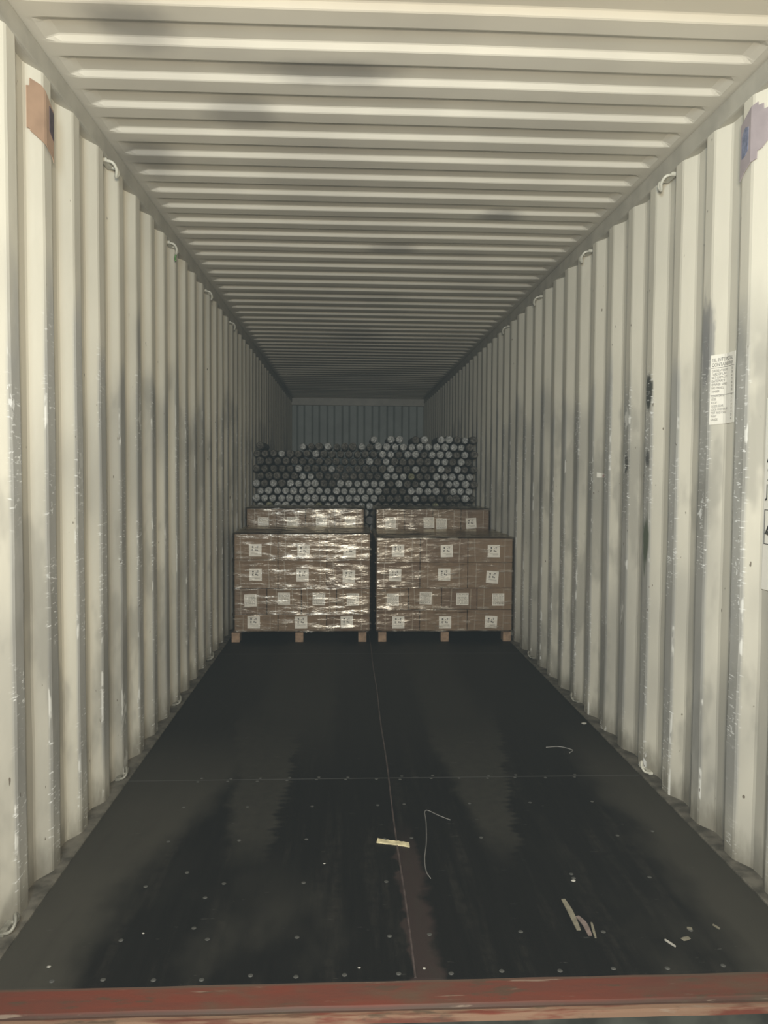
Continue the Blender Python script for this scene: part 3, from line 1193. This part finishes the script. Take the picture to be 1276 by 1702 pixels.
# ---------------------------------------------------------------- litter on the floor
bm = bmesh.new()
up_, lo_ = [], []
for i in range(13):
    a = i / 12
    up_.append((-0.070 + 0.114 * a, 0.800 - 0.030 * a + R.uniform(-.003, .003) + (0.004 if i < 3 else 0), 0.001))
    lo_.append((-0.075 + 0.119 * a, 0.776 - 0.037 * a + R.uniform(-.002, .002), 0.001))
sheet(bm, up_ + lo_[::-1], (0, 0, 0.005))
o = link_mesh('wood_splinter', bm, 'wood')
tag(o, 'pale flat wood splinter lying across the centre joint of the dark floor', 'wood scrap')


def floor_strip(name, pts, wid, mat, label, cat, thick=0.003):
    bm = bmesh.new()
    p = smooth_path([(a, b, 0) for a, b in pts], 5)
    L_, R_ = [], []
    n = len(p)
    for i, q in enumerate(p):
        d = (p[min(i + 1, n - 1)] - p[max(i - 1, 0)]).normalized()
        nrm = Vector((-d.y, d.x, 0)) * wid / 2 * (0.75 + 0.5 * math.sin(math.pi * (i + 1) / (n + 1)))
        L_.append(q + nrm + Vector((0, 0, 0.001)))
        R_.append(q - nrm + Vector((0, 0, 0.001)))
    sheet(bm, L_ + R_[::-1], (0, 0, thick))
    o = link_mesh(name, bm, mat)
    return tag(o, label, cat)


floor_strip('strap_scrap', [(.507, .372), (.510, .30), (.507, .204)], .014, 'straw', 'longest faded straw-coloured strip of strapping on the dark floor near the sill', 'strap')
floor_strip('strap_scrap', [(.524, .276), (.534, .235), (.533, .176)], .013, 'strawp', 'pinkish strip of strapping, second beside the longest straw-coloured strip', 'strap')
floor_strip('strap_scrap', [(.557, .240), (.551, .205), (.545, .163)], .006, 'straw', 'thin short sliver of strapping, rightmost of the three strips on the floor', 'strap')
floor_strip('paper_scrap', [(.797, .146), (.822, .155)], .012, 'straw', 'flat beige paper scrap on the floor near the right end of the sill', 'paper scrap', 0.002)
floor_strip('paper_scrap', [(.836, .203), (.850, .198)], .009, 'straw', 'small beige paper scrap just behind the flat beige scrap near the sill', 'paper scrap', 0.002)
floor_strip('nail', [(.745, .146), (.753, .130), (.762, .112)], .004, 'crumb', 'small white nail lying on the floor left of the beige scraps', 'nail', 0.004)
floor_strip('nail', [(.922, .216), (.932, .194)], .004, 'straw', 'tiny pale nail lying on dusty floor right of the beige scraps', 'nail', 0.004)

for (px, py, sz, nm, lb) in ((.573, .484, .006, 'paper_crumb', 'bright white crumb on the dark floor above the strapping strips'),
                             (1.110, 2.116, .011, 'paper_crumb', 'white crumpled bit on the floor against the right wall'),
                             (-.783, .235, .003, 'paper_crumb', 'tiny white speck on the dark floor at left near the sill'),
                             (-1.0, .085, .0045, 'paper_crumb', 'tiny white speck on the dusty floor at the far left by the sill'),
                             (-.262, .63, .003, 'paper_crumb', 'tiny white speck on the dark floor left of the wood splinter'),
                             (.028, .041, .0035, 'paper_crumb', 'tiny white speck by the sill under the centre joint'),
                             (-.15, .05, .003, 'paper_crumb', 'tiny white speck by the sill left of the centre joint')):
    bm = bmesh.new()
    bmesh.ops.create_icosphere(bm, subdivisions=2, radius=sz)
    for v in bm.verts:
        v.co *= 1 + 0.35 * noise.noise(v.co * 160 + Vector((px, py, 0)) * 10)
        v.co.z = v.co.z * 0.5 + sz * 0.5
        v.co.x *= 1.4
    o = link_mesh(nm, bm, 'crumb', None, True)
    o.location = (px, py, 0.0005)
    tag(o, lb, 'scrap')


def wire(name, paths, rad, mat, label):
    bm = bmesh.new()
    for p in paths:
        add_tube(bm, smooth_path([(a, b, rad + 0.0006) for a, b in p], 8), rad, 6)
    o = link_mesh(name, bm, mat, None, True)
    return tag(o, label, 'wire')


wire('bent_wire', [[(.222, .957), (.18, 1.0), (.141, 1.048), (.128, 1.03), (.126, .98), (.122, .911), (.108, .77), (.090, .652), (.087, .564), (.097, .516)]], .0016, 'wire',
     'long pale bent wire on the floor right of the wood splinter')
wire('bent_wire', [[(.807, 1.756), (.873, 1.765), (.915, 1.735), (.928, 1.709), (.902, 1.675)]], .0022, 'wire',
     'short hooked pale wire on the floor near the right wall')
